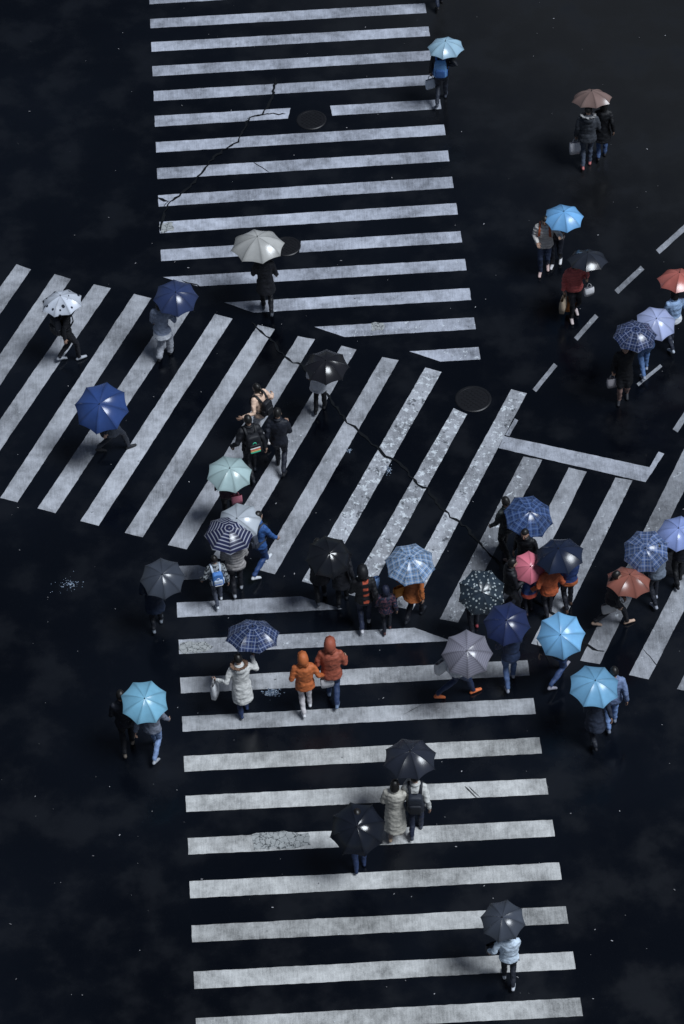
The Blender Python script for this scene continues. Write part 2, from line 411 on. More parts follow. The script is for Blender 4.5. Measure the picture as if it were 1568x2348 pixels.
# ------------------------------------------------------------------ people
SKIN = (.42, .26, .19); HAIR = (.010, .009, .009)
def ik(a, t, l1, l2, pole):
    d = t-a; L = min(d.length, (l1+l2)*.992); dn = d.normalized(); t = a+dn*L
    x = (l1*l1-l2*l2+L*L)/(2*L); h = sqrt(max(0, l1*l1-x*x)); pv = V(pole); pv = pv-dn*pv.dot(dn); pv.normalize()
    return a+dn*x+pv*h, t
def hand_relaxed(mb, wr, d, n, side, curl=1.0, col=SKIN):
    d = d.normalized(); n = (n-d*n.dot(d)).normalized(); s = d.cross(n)*side
    tube(mb, [wr-d*.01, wr+d*.045, wr+d*.09], [(.026, .017), (.037, .015), (.036, .012)], ref=s, col=col, mat=1, seg=8)
    for i in range(4):
        L = (.072, .082, .076, .058)[i]; b = wr+d*.088+s*(-.027+.018*i)*-1; p_ = [b]; a = 0
        for k in range(3):
            a += radians(22)*curl; p_.append(p_[-1]+(d*cos(a)+n*sin(a))*L*(.45, .32, .25)[k])
        tube(mb, p_, [.009, .0085, .008, .006], col=col, mat=1, seg=6)
    b = wr+d*.028+s*.033; q = (d*.75+s*.55+n*.35).normalized(); q2 = (d*.9+s*.15+n*.4).normalized()
    tube(mb, [b-q*.01, b+q*.035, b+q*.035+q2*.03], [.012, .010, .007], col=col, mat=1, seg=6)
def hand_grip(mb, wr, gp, ax, col=SKIN):
    ax = ax.normalized(); d = gp-wr; d = d-ax*d.dot(ax)
    if d.length < 1e-3: d = V((0, 1, 0))
    d.normalize(); s = ax.cross(d)
    pc = gp - s*.022
    tube(mb, [wr, wr.lerp(pc, .6), pc+d*.012], [(.024, .018), (.036, .016), (.038, .014)], ref=ax, col=col, mat=1, seg=8)
    for i in range(4):
        c = gp+ax*(-.030+.020*i); p_ = []
        for k in range(6):
            a = radians(195-k*(44+2*i)); p_.append(c+s*(cos(a)*.022)+d*(sin(a)*.024))
        tube(mb, p_, [.010, .0095, .009, .0085, .008, .006], col=col, mat=1, seg=6)
    p_ = [pc-d*.02+ax*.035, gp-d*.024+ax*.045, gp-d*.014+s*.016+ax*.05]
    tube(mb, p_, [.012, .010, .007], col=col, mat=1, seg=6)
def dseg(Pn, a, b):
    a = np.array(a); b = np.array(b); ab = b-a; t = np.clip(((Pn-a)@ab)/max(1e-9, ab@ab), 0, 1); return np.linalg.norm(Pn-(a+t[:, None]*ab), axis=1)
def person(name, foot, head=0, H=1.68, top=(20,22,28), pants=(22,24,30), shoe=(25,25,30), hem=.84, bulk=1.0, stride=.35, lead=1,
           hair='short', haircol=HAIR, arms=None, lean=.03, turn=0, wide=1.0, fur=None, collar=True, puff=False, top2=None, pat=None, flare=1.0, tilt=0, skin=SKIN,
           hip=(0, 0), sleeve=None, gaze=0):
    k = H/1.7; pos = P(*foot); Rz = Matrix.Rotation(radians(head), 4, 'Z'); MWd = Matrix.Translation(pos) @ Rz; inv = MWd.inverted()
    topc = C(*top); pc = C(*pants); sc = C(*shoe); arms = dict(arms or {})
    body = MB(); ex = MB()
    hz = min(.90, .085+sqrt(.842**2-(stride/2)**2)); dz = hz-.90
    feet = []; legs = []
    for sd in (-1, 1):
        fr = 1 if sd == lead else -1; y = fr*stride/2; rz = 0 if fr > 0 else .16*stride/.6
        hp = V((sd*.088, 0, hz)); an = V((sd*.075, y, .085+rz)); kn, an = ik(hp, an, .43, .425, (0, 1, 0))
        w1 = wide
        tube(body, [hp+V((0, 0, .03)), hp.lerp(kn, .4), kn, kn.lerp(an, .45), an+V((0, 0, .0))], [.092*w1**.5, .083*w1**.7, .060*w1, .058*w1, .046*w1], col=pc, seg=12)
        heel = an+V((sd*.0, -.055, -.045)); toe = V((an.x+sd*.02, an.y+.165, max(.035, an.z-.05-rz*1.1)))
        mid = heel.lerp(toe, .5)+V((0, 0, .012))
        tube(body, [heel, mid, toe], [(.036, .038), (.042, .036), (.038, .026)], ref=(1, 0, 0), col=sc, seg=10); feet.append((heel, toe)); legs.append((kn, an))
    lx = lambda z: lean*(z-.9)*2.0
    def tp(z): return V((0, lx(z), z+dz))
    b_ = bulk
    tube(body, [tp(.80), tp(.88), tp(.98)], [(.14, .10), (.165, .12), (.15, .11)], col=pc, seg=16)
    rings = [(1.03, .150, .112), (1.16, .165, .120), (1.29, .188, .124), (1.38, .180, .112), (1.44, .115, .085), (1.49, .062, .062)]
    if hem >= .78: low = [(hem, .178, .135), (.94, .172, .130)]
    else:
        ext = min(.10, stride*.16); low = [(hem, .205*flare, .150*flare+ext), (hem*.5+.45, .190*(flare*.5+.5), .14+ext*.5), (.92, .172, .130)]
    rr = low+rings
    tube(body, [tp(a) for a, _, _ in rr], [(b*b_, c*b_) if a < 1.43 else (b, c) for a, b, c in rr], col=topc, seg=20, round_=.12)
    arm_seg = []; hands = {}
    for sd in (-1, 1):
        sh = tp(1.385)+V((sd*.172*(.5+.5*b_), 0, 0)); mode = arms.get(sd, ('swing',))
        if mode[0] == 'grip':
            gp = (inv @ mode[1])/k; ax = (inv.to_3x3() @ mode[2])
            dd = (gp-sh); tgt = gp-dd.normalized()*.05; el, wr = ik(sh, tgt, .275, .245, (sd*.5, -.5, -1))
            if (gp-wr).length > .09: gp = wr+(gp-wr).normalized()*.07
            hands[sd] = gp
        elif mode[0] == 'carry':
            el, wr = ik(sh, sh+V((sd*.075, .02, -.50)), .275, .245, (0, -1, 0)); hands[sd] = wr+V((0, .01, -.09))
        elif mode[0] == 'bend':
            el, wr = ik(sh, sh+V((-sd*.03, .26, -.27)), .275, .245, (sd*.35, -.6, -1)); hands[sd] = wr
        elif mode[0] == 'out':
            el, wr = ik(sh, sh+V((sd*.19, .06, -.42)), .275, .245, (0, -1, -.3)); hands[sd] = wr+V((sd*.04, 0, -.08))
        elif mode[0] == 'pt':
            el, wr = ik(sh, sh+V(mode[1]), .275, .245, (sd*.35, -.6, -1)); hands[sd] = wr
        else:
            f = -1 if sd == lead else 1; el, wr = ik(sh, sh+V((sd*.07, f*stride*.42, -.47)), .275, .245, (0, -1, 0)); hands[sd] = wr
        r0 = .058*(.4+.6*b_); tube(body, [sh+V((-sd*.03, 0, .0)), sh.lerp(el, .5), el, el.lerp(wr, .5), wr], [r0*1.15, r0, r0*.92, r0*.82, r0*.72], col=topc, seg=12)
        arm_seg.append((sh, el, wr)); d = (wr-el).normalized()
        if mode[0] == 'grip': hand_grip(ex, wr+d*.0, gp, ax, skin)
        else: hand_relaxed(ex, wr, d if mode[0] in ('swing', 'pt', 'bend') else V((0, .1, -1)), V((-sd, .2, 0)) if mode[0] != 'bend' else V((-sd*.3, 0, -1)), sd, 2.6 if mode[0] in ('carry', 'out') else 1.0, skin)
    me = bpy.data.meshes.new("tmp"); me.from_pydata(body.v, [], body.f); ob = bpy.data.objects.new("tmp", me); scene.collection.objects.link(ob)
    rm = ob.modifiers.new("r", 'REMESH'); rm.mode = 'VOXEL'; rm.voxel_size = .0165
    sm = ob.modifiers.new("s", 'SMOOTH'); sm.factor = .5; sm.iterations = 3
    bpy.context.view_layer.update(); dg = bpy.context.evaluated_depsgraph_get(); ev = ob.evaluated_get(dg); m2 = ev.to_mesh()
    n = len(m2.vertices); A = np.empty(n*3); m2.vertices.foreach_get('co', A); A = A.reshape(-1, 3)
    Nn = np.empty(n*3); m2.vertices.foreach_get('normal', Nn); Nn = Nn.reshape(-1, 3)
    faces = [tuple(p_.vertices) for p_ in m2.polygons]
    ev.to_mesh_clear(); bpy.data.objects.remove(ob); bpy.data.meshes.remove(me)
    col = np.tile(np.array(topc), (n, 1)); zz = A[:, 2]-dz
    below = zz < hem-.004
    da = np.full(n, 9.)
    for sh, el, wr in arm_seg: da = np.minimum(da, np.minimum(dseg(A, sh, el), dseg(A, el, wr)))
    dl = np.full(n, 9.)
    for kn, an in legs: dl = np.minimum(dl, np.minimum(dseg(A, kn, an), dseg(A, V((kn.x, 0, hz)), kn)))
    pm = below & ~((da < .075) & (da < dl)); col[pm] = pc
    df = np.full(n, 9.)
    for h_, t_ in feet: df = np.minimum(df, dseg(A, h_, t_))
    da2 = np.full(n, 9.)
    for kn, an in legs: da2 = np.minimum(da2, dseg(A, kn, an+V((0, 0, .02))))
    col[(df < .056) & (da2 > .03) & pm] = sc
    seed = random.uniform(0, 50); disp = np.zeros(n)
    for i in range(n):
        q = V(A[i]); a = noise.noise(V((q.x*11, q.y*11, q.z*15+seed))); b2 = noise.noise(V((q.x*27, q.y*27, q.z*38+seed)))
        disp[i] = a*.013+b2*.006
        col[i] *= 1+.18*a+.22*b2
        if puff and not pm[i] : disp[i] += .011*abs(sin(q.z*40))-.005; col[i] *= .82+.25*abs(sin(q.z*40))
        if top2 and not pm[i]:
            if pat == 'patch' and noise.noise(V((q.x*9+seed, q.y*9, q.z*9))) > .12: col[i] = C(*top2)
            if pat == 'fleck' and noise.noise(V((q.x*22+seed, q.y*22, q.z*22))) > .12: col[i] = C(*top2)
            if pat == 'stripe' and abs(((q.z*6) % 1)-.5) < .20 and -.02 < q.x < .09 and q.y < 0: col[i] = C(*top2)
            if pat == 'hem' and zz[i] < hem+.12: col[i] = C(*top2)
            if pat == 'shirt' and zz[i] < 1.0: col[i] = C(*top2)
    disp[df < .056] *= .15
    A = A+Nn*disp[:, None]
    fin = MB(); fin.add([tuple(a) for a in A], faces, [tuple(c) for c in col], 0)
    hc = tp(1.585)+V((0, .025+lean*.15, 0)); HR = Matrix.Rotation(radians(gaze), 3, 'Z') @ Matrix.Rotation(radians(-8+tilt), 3, 'X')
    tube(ex, [tp(1.44), hc-V((0, .02, .06))], [.052, .048], col=skin, mat=1, seg=10)
    def hf(u):
        x, y, z = u
        if z < 0: x *= 1-.30*z*z; y = y*(1-.10*z*z)+(.10*-z if y > 0 else 0)
        if y > .8 and abs(x) < .25: y += .02
        return V((x, y, z))
    ell(ex, hc, (.074, .092, .112), skin, 1, 18, 14, hf, HR)
    def hp_(x, y, z): return hc+HR @ V((x, y, z))
    tube(ex, [hp_(0, .088, .015), hp_(0, .106, -.018), hp_(0, .092, -.028)], [.008, .013, .010], col=skin, mat=1, seg=6)
    for sd in (-1, 1):
        ell(ex, hp_(sd*.029, .080, .008), (.012, .008, .007), (.6, .58, .55), 1, 8, 6, None, HR); ell(ex, hp_(sd*.029, .085, .008), (.006, .005, .006), (.01, .008, .008), 1, 6, 5, None, HR)
        tube(ex, [hp_(sd*.015, .088, .027), hp_(sd*.042, .080, .027)], [.004, .003], col=haircol, mat=1, seg=5)
        ell(ex, hp_(sd*.076, -.002, -.005), (.009, .018, .028), skin, 1, 8, 6, None, HR)
    tube(ex, [hp_(-.022, .088, -.052), hp_(0, .095, -.052), hp_(.022, .088, -.052)], [.004, .006, .004], col=(.35, .12, .10), mat=1, seg=6)
    def hairf(u, ln=0.0, top_=0.0, cut=.42):
        x, y, z = u; face = (y > .30 and z < cut)
        if face: return V((x*.80, y*.70, z*.85))
        if z < -.35 and ln == 0: return V((x*.85, y*.85, z*.80))
        if z < -.05 and ln > 0: return V((x*(1+.12*ln), y*1.0-.12*ln, z*(1+ln)))
        nn = 1+.05*noise.noise(V((x*4, y*4, z*4+seed)))
        return V((x*nn, y*nn, z*nn+top_))
    if hair in ('short', 'long', 'bun'):
        ell(ex, hc+HR @ V((0, -.010, .010)), (.083, .100, .118), haircol, 1, 20, 14, lambda u: hairf(u, {'short': 0, 'long': 1.15, 'bun': .1}[hair]), HR)
        if hair == 'bun':
            ell(ex, hp_(0, -.11, .03), (.035, .03, .035), haircol, 1, 10, 8); tube(ex, [hp_(0, -.11, .02), hp_(0, -.15, -.06), hp_(0, -.135, -.15)], [.022, .024, .008], col=haircol, mat=1, seg=8)
    elif hair == 'hood':
        ell(fin, hc+HR @ V((0, -.02, .005)), (.108, .128, .138), topc, 0, 20, 16, lambda u: hairf(u, .25, .04 if u.z > .6 else 0, .55), HR)
        ell(ex, hc+HR @ V((0, -.0, .008)), (.081, .094, .115), haircol, 1, 16, 12, lambda u: hairf(u, 0), HR)
        tube(fin, [hp_(-.07, .07, -.06), hp_(-.085, .06, .02), hp_(-.06, .075, .09), hp_(0, .085, .115), hp_(.06, .075, .09), hp_(.085, .06, .02), hp_(.07, .07, -.06)], [.016]*7, col=tuple(c*.8 for c in topc), seg=8)
        tube(fin, [hp_(-.085, -.06, -.10), hp_(-.05, -.115, -.11), hp_(.05, -.115, -.11), hp_(.085, -.06, -.10)], [.026]*4, col=tuple(c*.82 for c in topc), seg=8)
    elif hair == 'beanie':
        ell(fin, hc+HR @ V((0, -.005, .03)), (.088, .104, .108), topc if top2 is None else C(*top2), 0, 18, 12, lambda u: hairf(u, 0, 0, .15), HR)
        ell(ex, hc+HR @ V((0, -.012, .0)), (.080, .096, .112), haircol, 1, 16, 12, lambda u: hairf(u, .5, 0), HR)
    if collar and hair != 'hood':
        pts = [tp(1.465)+V((cos(a)*.072, sin(a)*.070, .012*sin(a)*-1)) for a in [2*pi*i/14 for i in range(15)]]
        tube(fin, pts, [.024]*15, ref=(0, 0, 1), col=tuple(c*.9 for c in topc), seg=8)
    if fur is not None:
        fc = C(*fur); c0 = tp(1.45)
        ell(fin, c0+V((0, -.11, -.03)), (.12, .07, .10), topc, 0, 14, 10)
        for r_ in range(46):
            a = 2*pi*r_/46; q = c0+V((cos(a)*.125, sin(a)*.115-.02, .015-.03*sin(a)))
            f_ = random.uniform(.7, 1.25); tube(fin, [q, q+V((cos(a)*.045, sin(a)*.045, random.uniform(-.01, .045)))], [.028, .008], col=tuple(min(.9, x*f_) for x in fc), seg=6)
    o = len(fin.v); fin.v += ex.v; fin.c += ex.c; fin.f += [tuple(i+o for i in f) for f in ex.f]; fin.m += ex.m
    ob = fin.obj(name, [M_CLOTH, M_SKIN], MWd, True, k)
    return dict(ob=ob, M=MWd, k=k, hands={s: MWd @ (h*k) for s, h in hands.items()}, tp=tp, head=head)
def local_obj(info, mb, name, mats=None): return mb.obj(name, mats or [M_CLOTH], info['M'], True, info['k'])
def backpack(info, col, col2=None, size=1.0, badge=None, name="backpack"):
    mb = MB(); c = C(*col); c2 = C(*col2) if col2 else tuple(x*.6 for x in c); tp = info['tp']; b = tp(1.17); y0 = b.y-.20
    rbox(mb, (0, y0, b.z), (.145*size, .085*size, .215*size), c, taper=.08)
    rbox(mb, (0, y0-.075*size, b.z-.07), (.115*size, .045*size, .11*size), c2)
    tube(mb, [(-.13*size, y0-.055, b.z+.04), (-.09*size, y0-.068, b.z+.15), (0, y0-.07, b.z+.175), (.09*size, y0-.068, b.z+.15), (.13*size, y0-.055, b.z+.04)], [.006]*5, col=tuple(x*.4 for x in c), seg=6)
    tube(mb, [(-.03, y0+.03, b.z+.21*size), (-.02, y0+.02, b.z+.25*size), (.02, y0+.02, b.z+.25*size), (.03, y0+.03, b.z+.21*size)], [.008]*4, col=c2, seg=6)
    for sd in (-1, 1):
        s = tp(1.42)
        tube(mb, [(sd*.09, y0+.05, b.z+.17), (sd*.105, s.y-.06, s.z+.035), (sd*.105, s.y+.03, s.z+.045), (sd*.115, s.y+.125, s.z-.07), (sd*.13, s.y+.13, s.z-.22), (sd*.155, s.y-.0, s.z-.36), (sd*.12, y0+.04, b.z-.15)], [(.026, .008)]*7, ref=(1, 0, 0), col=c2, seg=8)
        rbox(mb, (sd*.15*size, y0, b.z-.10), (.02, .05, .08), c2)
    if badge:
        for i, bc in enumerate(badge):
            rbox(mb, (0, y0-.122*size+.001*i, b.z-.13+.035*i), (.10*size, .008, .014), C(*bc))
        ell(mb, (0, y0-.088, b.z+.06), (.042, .008, .042), C(*badge[0]), 0); ell(mb, (0, y0-.092, b.z+.06), (.030, .008, .030), c, 0)
    return local_obj(info, mb, name)
def bag_at(hand, head, col, size=(.15, .055, .17), name="shopping_bag", tilt=0, drop=.12, trim=None):
    mb = MB(); c = C(*col); w_, d_, h_ = size
    vs = []
    for z, kx, ky in ((-h_*2, .94, 1.0), (-h_*1.2, 1.02, 1.15), (-h_*.5, 1.02, 1.0), (0, 1.0, .55)):
        for i in range(16):
            a = 2*pi*i/16; e = .42; x = math.copysign(abs(cos(a))**e, cos(a)); y = math.copysign(abs(sin(a))**e, sin(a))
            vs.append((x*w_*kx, y*d_*ky+.008*noise.noise(V((x*3, z*20, y))), z-drop))
    fs = [(j*16+i, j*16+(i+1) % 16, (j+1)*16+(i+1) % 16, (j+1)*16+i) for j in range(3) for i in range(16)]; fs.append(tuple(reversed(range(16))))
    mb.add(vs, fs, c)
    for sd in (-1, 1): tube(mb, [(-w_*.5, sd*d_*.4, -drop-.01), (-w_*.35, sd*.01, -drop*.35), (0, 0, .0), (w_*.35, sd*.01, -drop*.35), (w_*.5, sd*d_*.4, -drop-.01)], [.006]*5, col=C(*trim) if trim else tuple(x*.7 for x in c), seg=6)
    M_ = Matrix.Translation(hand) @ Matrix.Rotation(radians(head), 4, 'Z') @ Matrix.Rotation(radians(tilt), 4, 'Y')
    return mb.obj(name, [M_CLOTH], M_, True)
# ------------------------------------------------------------------ umbrellas
def umbrella(name, px, spec, hand_des=None, k=1.0, spin=None, ribs=8, zr=(1.62, 2.12), depth=.46, L=.70, tlim=24):
    cx, cy, wp, hp = px; best = None; ratio = min(.985, hp/wp*1.0)
    tl = max(-16, min(tlim, math.degrees(asin(ratio)-PITCH))); nd = V((0, -sin(radians(tl)), cos(radians(tl))))
    z = zr[0]*k
    while z <= zr[1]*k:
        c = P(cx, cy, z); R = wp/2/ppm(c)*1.05
        if hand_des is None: best = (0, c, R, nd); break
        h = R*depth; ap = c+nd*h; e = (ap-nd*L*k-hand_des).length
        if best is None or e < best[0]: best = (e, c, R, nd)
        z += .02
    e, c, R, nd = best; h = R*depth
    if hand_des is not None:
        d = (c+nd*h-hand_des).normalized(); n = (nd*.72+d*.28).normalized()
    else: n = nd
    ap = c+n*h; grip = ap-n*L*k
    if spin is None: spin = random.uniform(0, 45)
    Rm = n.to_track_quat('Z', 'Y').to_matrix().to_4x4() @ Matrix.Rotation(radians(spin), 4, 'Z')
    M_ = Matrix.Translation(c) @ Rm; th = 2*atan(depth)
    verts = []; faces = []; uvs = []; cols = []; mats = []
    nt_, nw = 9, 6
    def rib(a, t): r = R*sin(t*th)/sin(th); return V((r*cos(a), r*sin(a), h*(cos(t*th)-cos(th))/(1-cos(th))))
    for i in range(ribs):
        a0, a1 = 2*pi*i/ribs, 2*pi*(i+1)/ribs; o = len(verts); panel_shade = random.uniform(.78, 1.14)  # random panel brightness in vertex colour imitates facet shading
        for j in range(nt_+1):
            for q in range(nw+1):
                w_ = q/nw; t = (j/nt_)*(1-.055*4*w_*(1-w_)); b = 4*w_*(1-w_)
                p_ = rib(a0, t).lerp(rib(a1, t), w_); s = 1-.035*b*sin(pi*min(1, t)); p_ = V((p_.x*s, p_.y*s, p_.z-.014*b*t*R*2))
                p_ += V((0, 0, .004*noise.noise(V((p_.x*9, p_.y*9, spin+i)))))
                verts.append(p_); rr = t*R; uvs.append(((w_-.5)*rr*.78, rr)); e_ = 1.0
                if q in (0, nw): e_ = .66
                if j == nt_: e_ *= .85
                cols.append((panel_shade*e_,)*3)
        for j in range(nt_):
            for q in range(nw):
                A_ = o+j*(nw+1)+q; faces.append((A_, A_+nw+1, A_+nw+2, A_+1)); mats.append(0)
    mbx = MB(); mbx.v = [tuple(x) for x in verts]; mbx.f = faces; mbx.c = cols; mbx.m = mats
    ncv = len(verts)
    for i in range(ribs):
        a0 = 2*pi*i/ribs
        tube(mbx, [rib(a0, t)*1.0-V((0, 0, .006)) for t in (.03, .25, .5, .75, 1.0)], [.0028]*5, seg=5, mat=1)
        e1 = rib(a0, 1.0); tube(mbx, [e1*.985, e1*1.022-V((0, 0, .006))], [.0045, .004], seg=6, mat=2)
        tube(mbx, [V((0, 0, h-.36*k)), rib(a0, .5)-V((0, 0, .01))], [.0022]*2, seg=4, mat=1)
    tube(mbx, [V((0, 0, h-.004)), V((0, 0, h+.012)), V((0, 0, h+.05))], [.014, .008, .005], seg=8, mat=2)
    return dict(grip=grip, n=n, M=M_, mb=mbx, h=h, spec=spec, name=name, uvs=uvs, ncv=ncv, k=k, L=L)
def finish_umbrella(u, hand=None):
    mbx = u['mb']; Minv = u['M'].inverted(); h = u['h']; g = Minv @ (hand if hand is not None else u['grip']); top = V((0, 0, h)); d = (top-g).normalized()
    tube(mbx, [top, g+d*.05], [.005, .006], seg=8, mat=1)
    x = V((1, 0, 0)); e = g-d*.07
    tube(mbx, [g+d*.06, g, e, e-d*.025+x*.012, e-d*.035+x*.035, e-d*.02+x*.055, e+d*.005+x*.058], [.0095, .010, .010, .010, .010, .009, .008], seg=8, mat=2)
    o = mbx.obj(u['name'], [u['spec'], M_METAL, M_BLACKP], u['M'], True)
    uvl = o.data.uv_layers.new(name='UVMap'); n = len(o.data.loops); li = np.empty(n, dtype=np.int32); o.data.loops.foreach_get('vertex_index', li)
    uu = np.zeros((len(o.data.vertices), 2), dtype=np.float32); uu[:u['ncv']] = np.array(u['uvs']); uvl.data.foreach_set('uv', uu[li].ravel())
    return o
def holder(umb, spec, name, side, who, foot, head=0, H=1.68, uk=None, **kw):
    k = H/1.7; pos = P(*foot); Rz = Matrix.Rotation(radians(head), 3, 'Z')
    hd = pos+Rz @ (V((side*.14, .25, 1.18))*k)
    u = umbrella(name, umb, spec, hd, k, **(uk or {}))
    arms = kw.pop('arms', {}); arms[side] = ('grip', u['grip'], u['n'])
    info = person(who, foot, head, H, arms=arms, **kw)
    finish_umbrella(u, info['hands'][side]); return info
CM = canopy_mat
BLK, NVY, JEAN = (16,18,24), (24,34,62), (58,76,112)
cy_blue = CM('plain', C(112,178,238), gloss=.3)
# -- far right / top
person("woman", (1008,17), 5, 1.65, NVY, (30,40,62), stride=.4)
i = holder((1022,111,82,50), CM('plain', C(172,212,252)), "light_blue_umbrella", 1, "man", (1012,238), -8, 1.72, top=(18,22,32), pants=(42,48,62), shoe=(60,66,80), stride=.5, arms={-1: ('carry',)}, bulk=1.05)
backpack(i, (112,172,232), (60,110,180)); bag_at(i['hands'][-1], 20, (215,225,240), (.12,.04,.13))
i = holder((1357,229,91,50), CM('plain', C(136,112,106)), "brown_umbrella", 1, "man", (1344,384), -5, 1.74, top=(62,66,74), pants=(70,80,98), shoe=(190,110,110), stride=.25, fur=(150,150,152), bulk=1.15, arms={-1: ('carry',)}, hem=.80)
bag_at(i['hands'][-1], 10, (222,222,230), (.13,.05,.16))
person("woman", (1379,364), -5, 1.64, BLK, (70,95,140), stride=.25, hair='long', hem=.62, bulk=1.05)
i = holder((1292,501,90,70), cy_blue, "blue_umbrella", -1, "woman", (1276,604), 165, 1.58, top=(40,42,52), pants=(32,36,48), shoe=(215,215,220), stride=.2, top2=(120,110,110), pat='fleck')
i = person("woman", (1247,620), 172, 1.62, (215,210,206), (52,64,92), (220,190,185), stride=.22, hair='long', bulk=1.15, puff=True, arms={1: ('bend',), -1: ('pt', (-.18,.30,-.05))}, hem=.80)
backpack(i, (170,92,52), (196,96,52), .8)
i = holder((1347,598,91,56), CM('plain', C(44,48,58), gloss=.2), "black_umbrella", -1, "woman", (1314,724), 190, 1.66, top=(205,96,92), pants=(22,24,32), shoe=(205,190,190), stride=.25, puff=True, bulk=1.12, arms={1: ('carry',)}, hair='long', hem=.84, uk=dict(zr=(1.62,2.2)))
bag_at(i['hands'][1], 70, (205,185,160), (.15,.06,.18)); bag_at(P(1303,676,.55), 80, (232,140,66), (.10,.05,.15)); bag_at(i['hands'][-1]+V((.05,-.05,-.05)), 20, (220,220,225), (.11,.05,.10))
i = holder((1557,645,98,60), CM('plain', C(190,104,94)), "red_umbrella", 1, "woman", (1540,800), 20, 1.66, top=(150,180,220), pants=(38,44,60), shoe=(190,200,215), stride=.35, top2=(225,230,240), pat='shirt', hair='long')
i = holder((1503,743,92,74), CM('plain', C(178,190,240)), "lavender_umbrella", 1, "man", (1478,860), 10, 1.70, top=(90,120,170), pants=(92,128,182), shoe=(160,170,190), stride=.35)
i = holder((1456,771,98,82), CM('plaid', C(50,66,112), (.35,.4,.56)), "plaid_umbrella", -1, "woman", (1428,914), 172, 1.64, top=BLK, pants=(150,120,112), shoe=(30,32,40), stride=.2, hem=.50, hair='long', arms={1: ('carry',)}, bulk=1.05, flare=.95)
bag_at(i['hands'][1], 10, (205,200,205), (.11,.05,.12), "handbag")
# -- left and centre
holder((591,566,120,84), CM('plain', C(178,178,176)), "grey_umbrella", -1, "man", (614,718), 2, 1.78, top=(17,19,27), pants=(17,19,27), shoe=(70,75,85), stride=.32, hem=.66, lead=-1)
i = holder((142,696,94,58), CM('dots', C(205,212,226), (.03,.035,.05)), "dotted_umbrella", -1, "man", (160,828), -60, 1.70, top=BLK, pants=(22,24,32), shoe=(170,175,185), stride=.38)
backpack(i, (30,34,44))
holder((403,684,100,88), CM('plain', C(46,60,100)), "navy_umbrella", 1, "woman", (379,822), -15, 1.66, top=(128,140,164), pants=(168,172,182), shoe=(26,28,34), stride=.32, wide=1.45, hem=.72, hair='long', top2=(205,210,220), pat='hem')
holder((233,936,122,112), CM('plain', C(46,74,134)), "blue_umbrella", -1, "woman", (262,1036), -62, 1.66, top=(44,50,62), pants=(44,48,58), shoe=(34,36,42), stride=.62, hem=.66)
i = holder((748,842,101,70), CM('plain', C(34,34,40), gloss=.22), "black_umbrella", 1, "woman", (734,944), -10, 1.62, top=(210,214,222), pants=BLK, shoe=(24,26,32), stride=.25, hem=.74)
i = person("woman", (604,1012), 50, 1.64, (232,196,172), (190,190,196), (210,205,205), stride=.35, hair='bun', arms={-1: ('pt', (-.30,.06,-.30)), 1: ('pt', (.28,.02,-.34))}, hem=.86, bulk=1.05)
backpack(i, (26,28,36), size=.85)
i = person("man", (582,1094), 18, 1.74, (22,24,31), (22,24,32), (40,44,52), stride=.4, hair='short', bulk=1.12, arms={-1: ('out',)})
backpack(i, (30,32,38), (22,24,30), 1.05, badge=[(60,215,170), (240,200,120), (235,110,90), (235,235,230)])
person("man", (645,1080), -8, 1.75, (26,30,42), (30,34,48), (30,32,38), stride=.38, lead=-1, bulk=1.05, arms={1: ('bend',)})
i = holder((526,1088,102,76), CM('plain', C(172,198,200)), "pale_green_umbrella", -1, "woman", (528,1196), 5, 1.62, top=(70,44,58), pants=BLK, stride=.3, arms={1: ('bend',)})
bag_at(P(541,1128,1.0), 10, (190,110,128), (.11,.05,.11), "handbag", drop=.10)
i = holder((548,1200,102,84), CM('plain', C(182,190,200)), "white_umbrella", -1, "man", (598,1312), -38, 1.74, top=(46,92,158), pants=(36,66,118), shoe=(215,220,228), stride=.6, lead=-1, uk=dict(zr=(1.55,2.2)))
backpack(i, (70,76,90), (50,56,70), .85)
i = holder((526,1226,111,88), CM('rings', C(40,44,80), (.40,.42,.50)), "striped_umbrella", -1, "woman", (546,1360), 5, 1.66, top=(160,156,156), pants=(22,25,34), shoe=(150,155,165), stride=.28, puff=True, bulk=1.2, arms={1: ('bend',)}, uk=dict(zr=(1.55,2.1)))
i = person("child", (503,1386), 12, 1.38, (150,156,160), (70,76,92), (200,205,212), stride=.35, top2=(36,40,48), pat='fleck', bulk=1.1, arms={-1: ('out',)})
backpack(i, (72,130,205), (190,205,225), .95, badge=[(230,235,240), (40,90,170)])
holder((373,1327,101,86), CM('plain', C(68,74,86)), "grey_umbrella", 1, "man", (362,1440), 5, 1.70, top=(28,42,66), pants=(22,26,36), shoe=(120,128,140), stride=.3, hem=.62)
# -- centre bottom group
holder((754,1278,104,90), CM('plain', C(26,28,34), gloss=.18), "black_umbrella", -1, "man", (737,1378), 5, 1.74, top=(22,24,32), pants=BLK, shoe=(60,66,76), stride=.28, hem=.66)
person("woman", (786,1384), -4, 1.62, (24,26,34), BLK, (40,44,52), stride=.3, hair='long', hem=.62)
i = person("man", (838,1440), 2, 1.72, (24,25,30), (34,42,66), (205,205,212), stride=.32, hair='hood', top2=(190,80,52), pat='stripe', bulk=1.05)
bag_at(P(862,1322,1.18), 30, (120,160,215), (.07,.07,.13), "messenger_bag", tilt=12, drop=.02)
person("child", (888,1448), 2, 1.28, (30,36,58), (24,28,40), (90,60,60), stride=.25, hair='hood', top2=(96,60,72), pat='fleck', bulk=1.2)
i = holder((940,1295,113,90), CM('plaid', C(130,166,212), (.70,.74,.78)), "plaid_umbrella", -1, "woman", (950,1420), -25, 1.66, top=(176,98,44), pants=(26,28,38), shoe=(30,34,44), stride=.42, hem=.74, bulk=1.08)
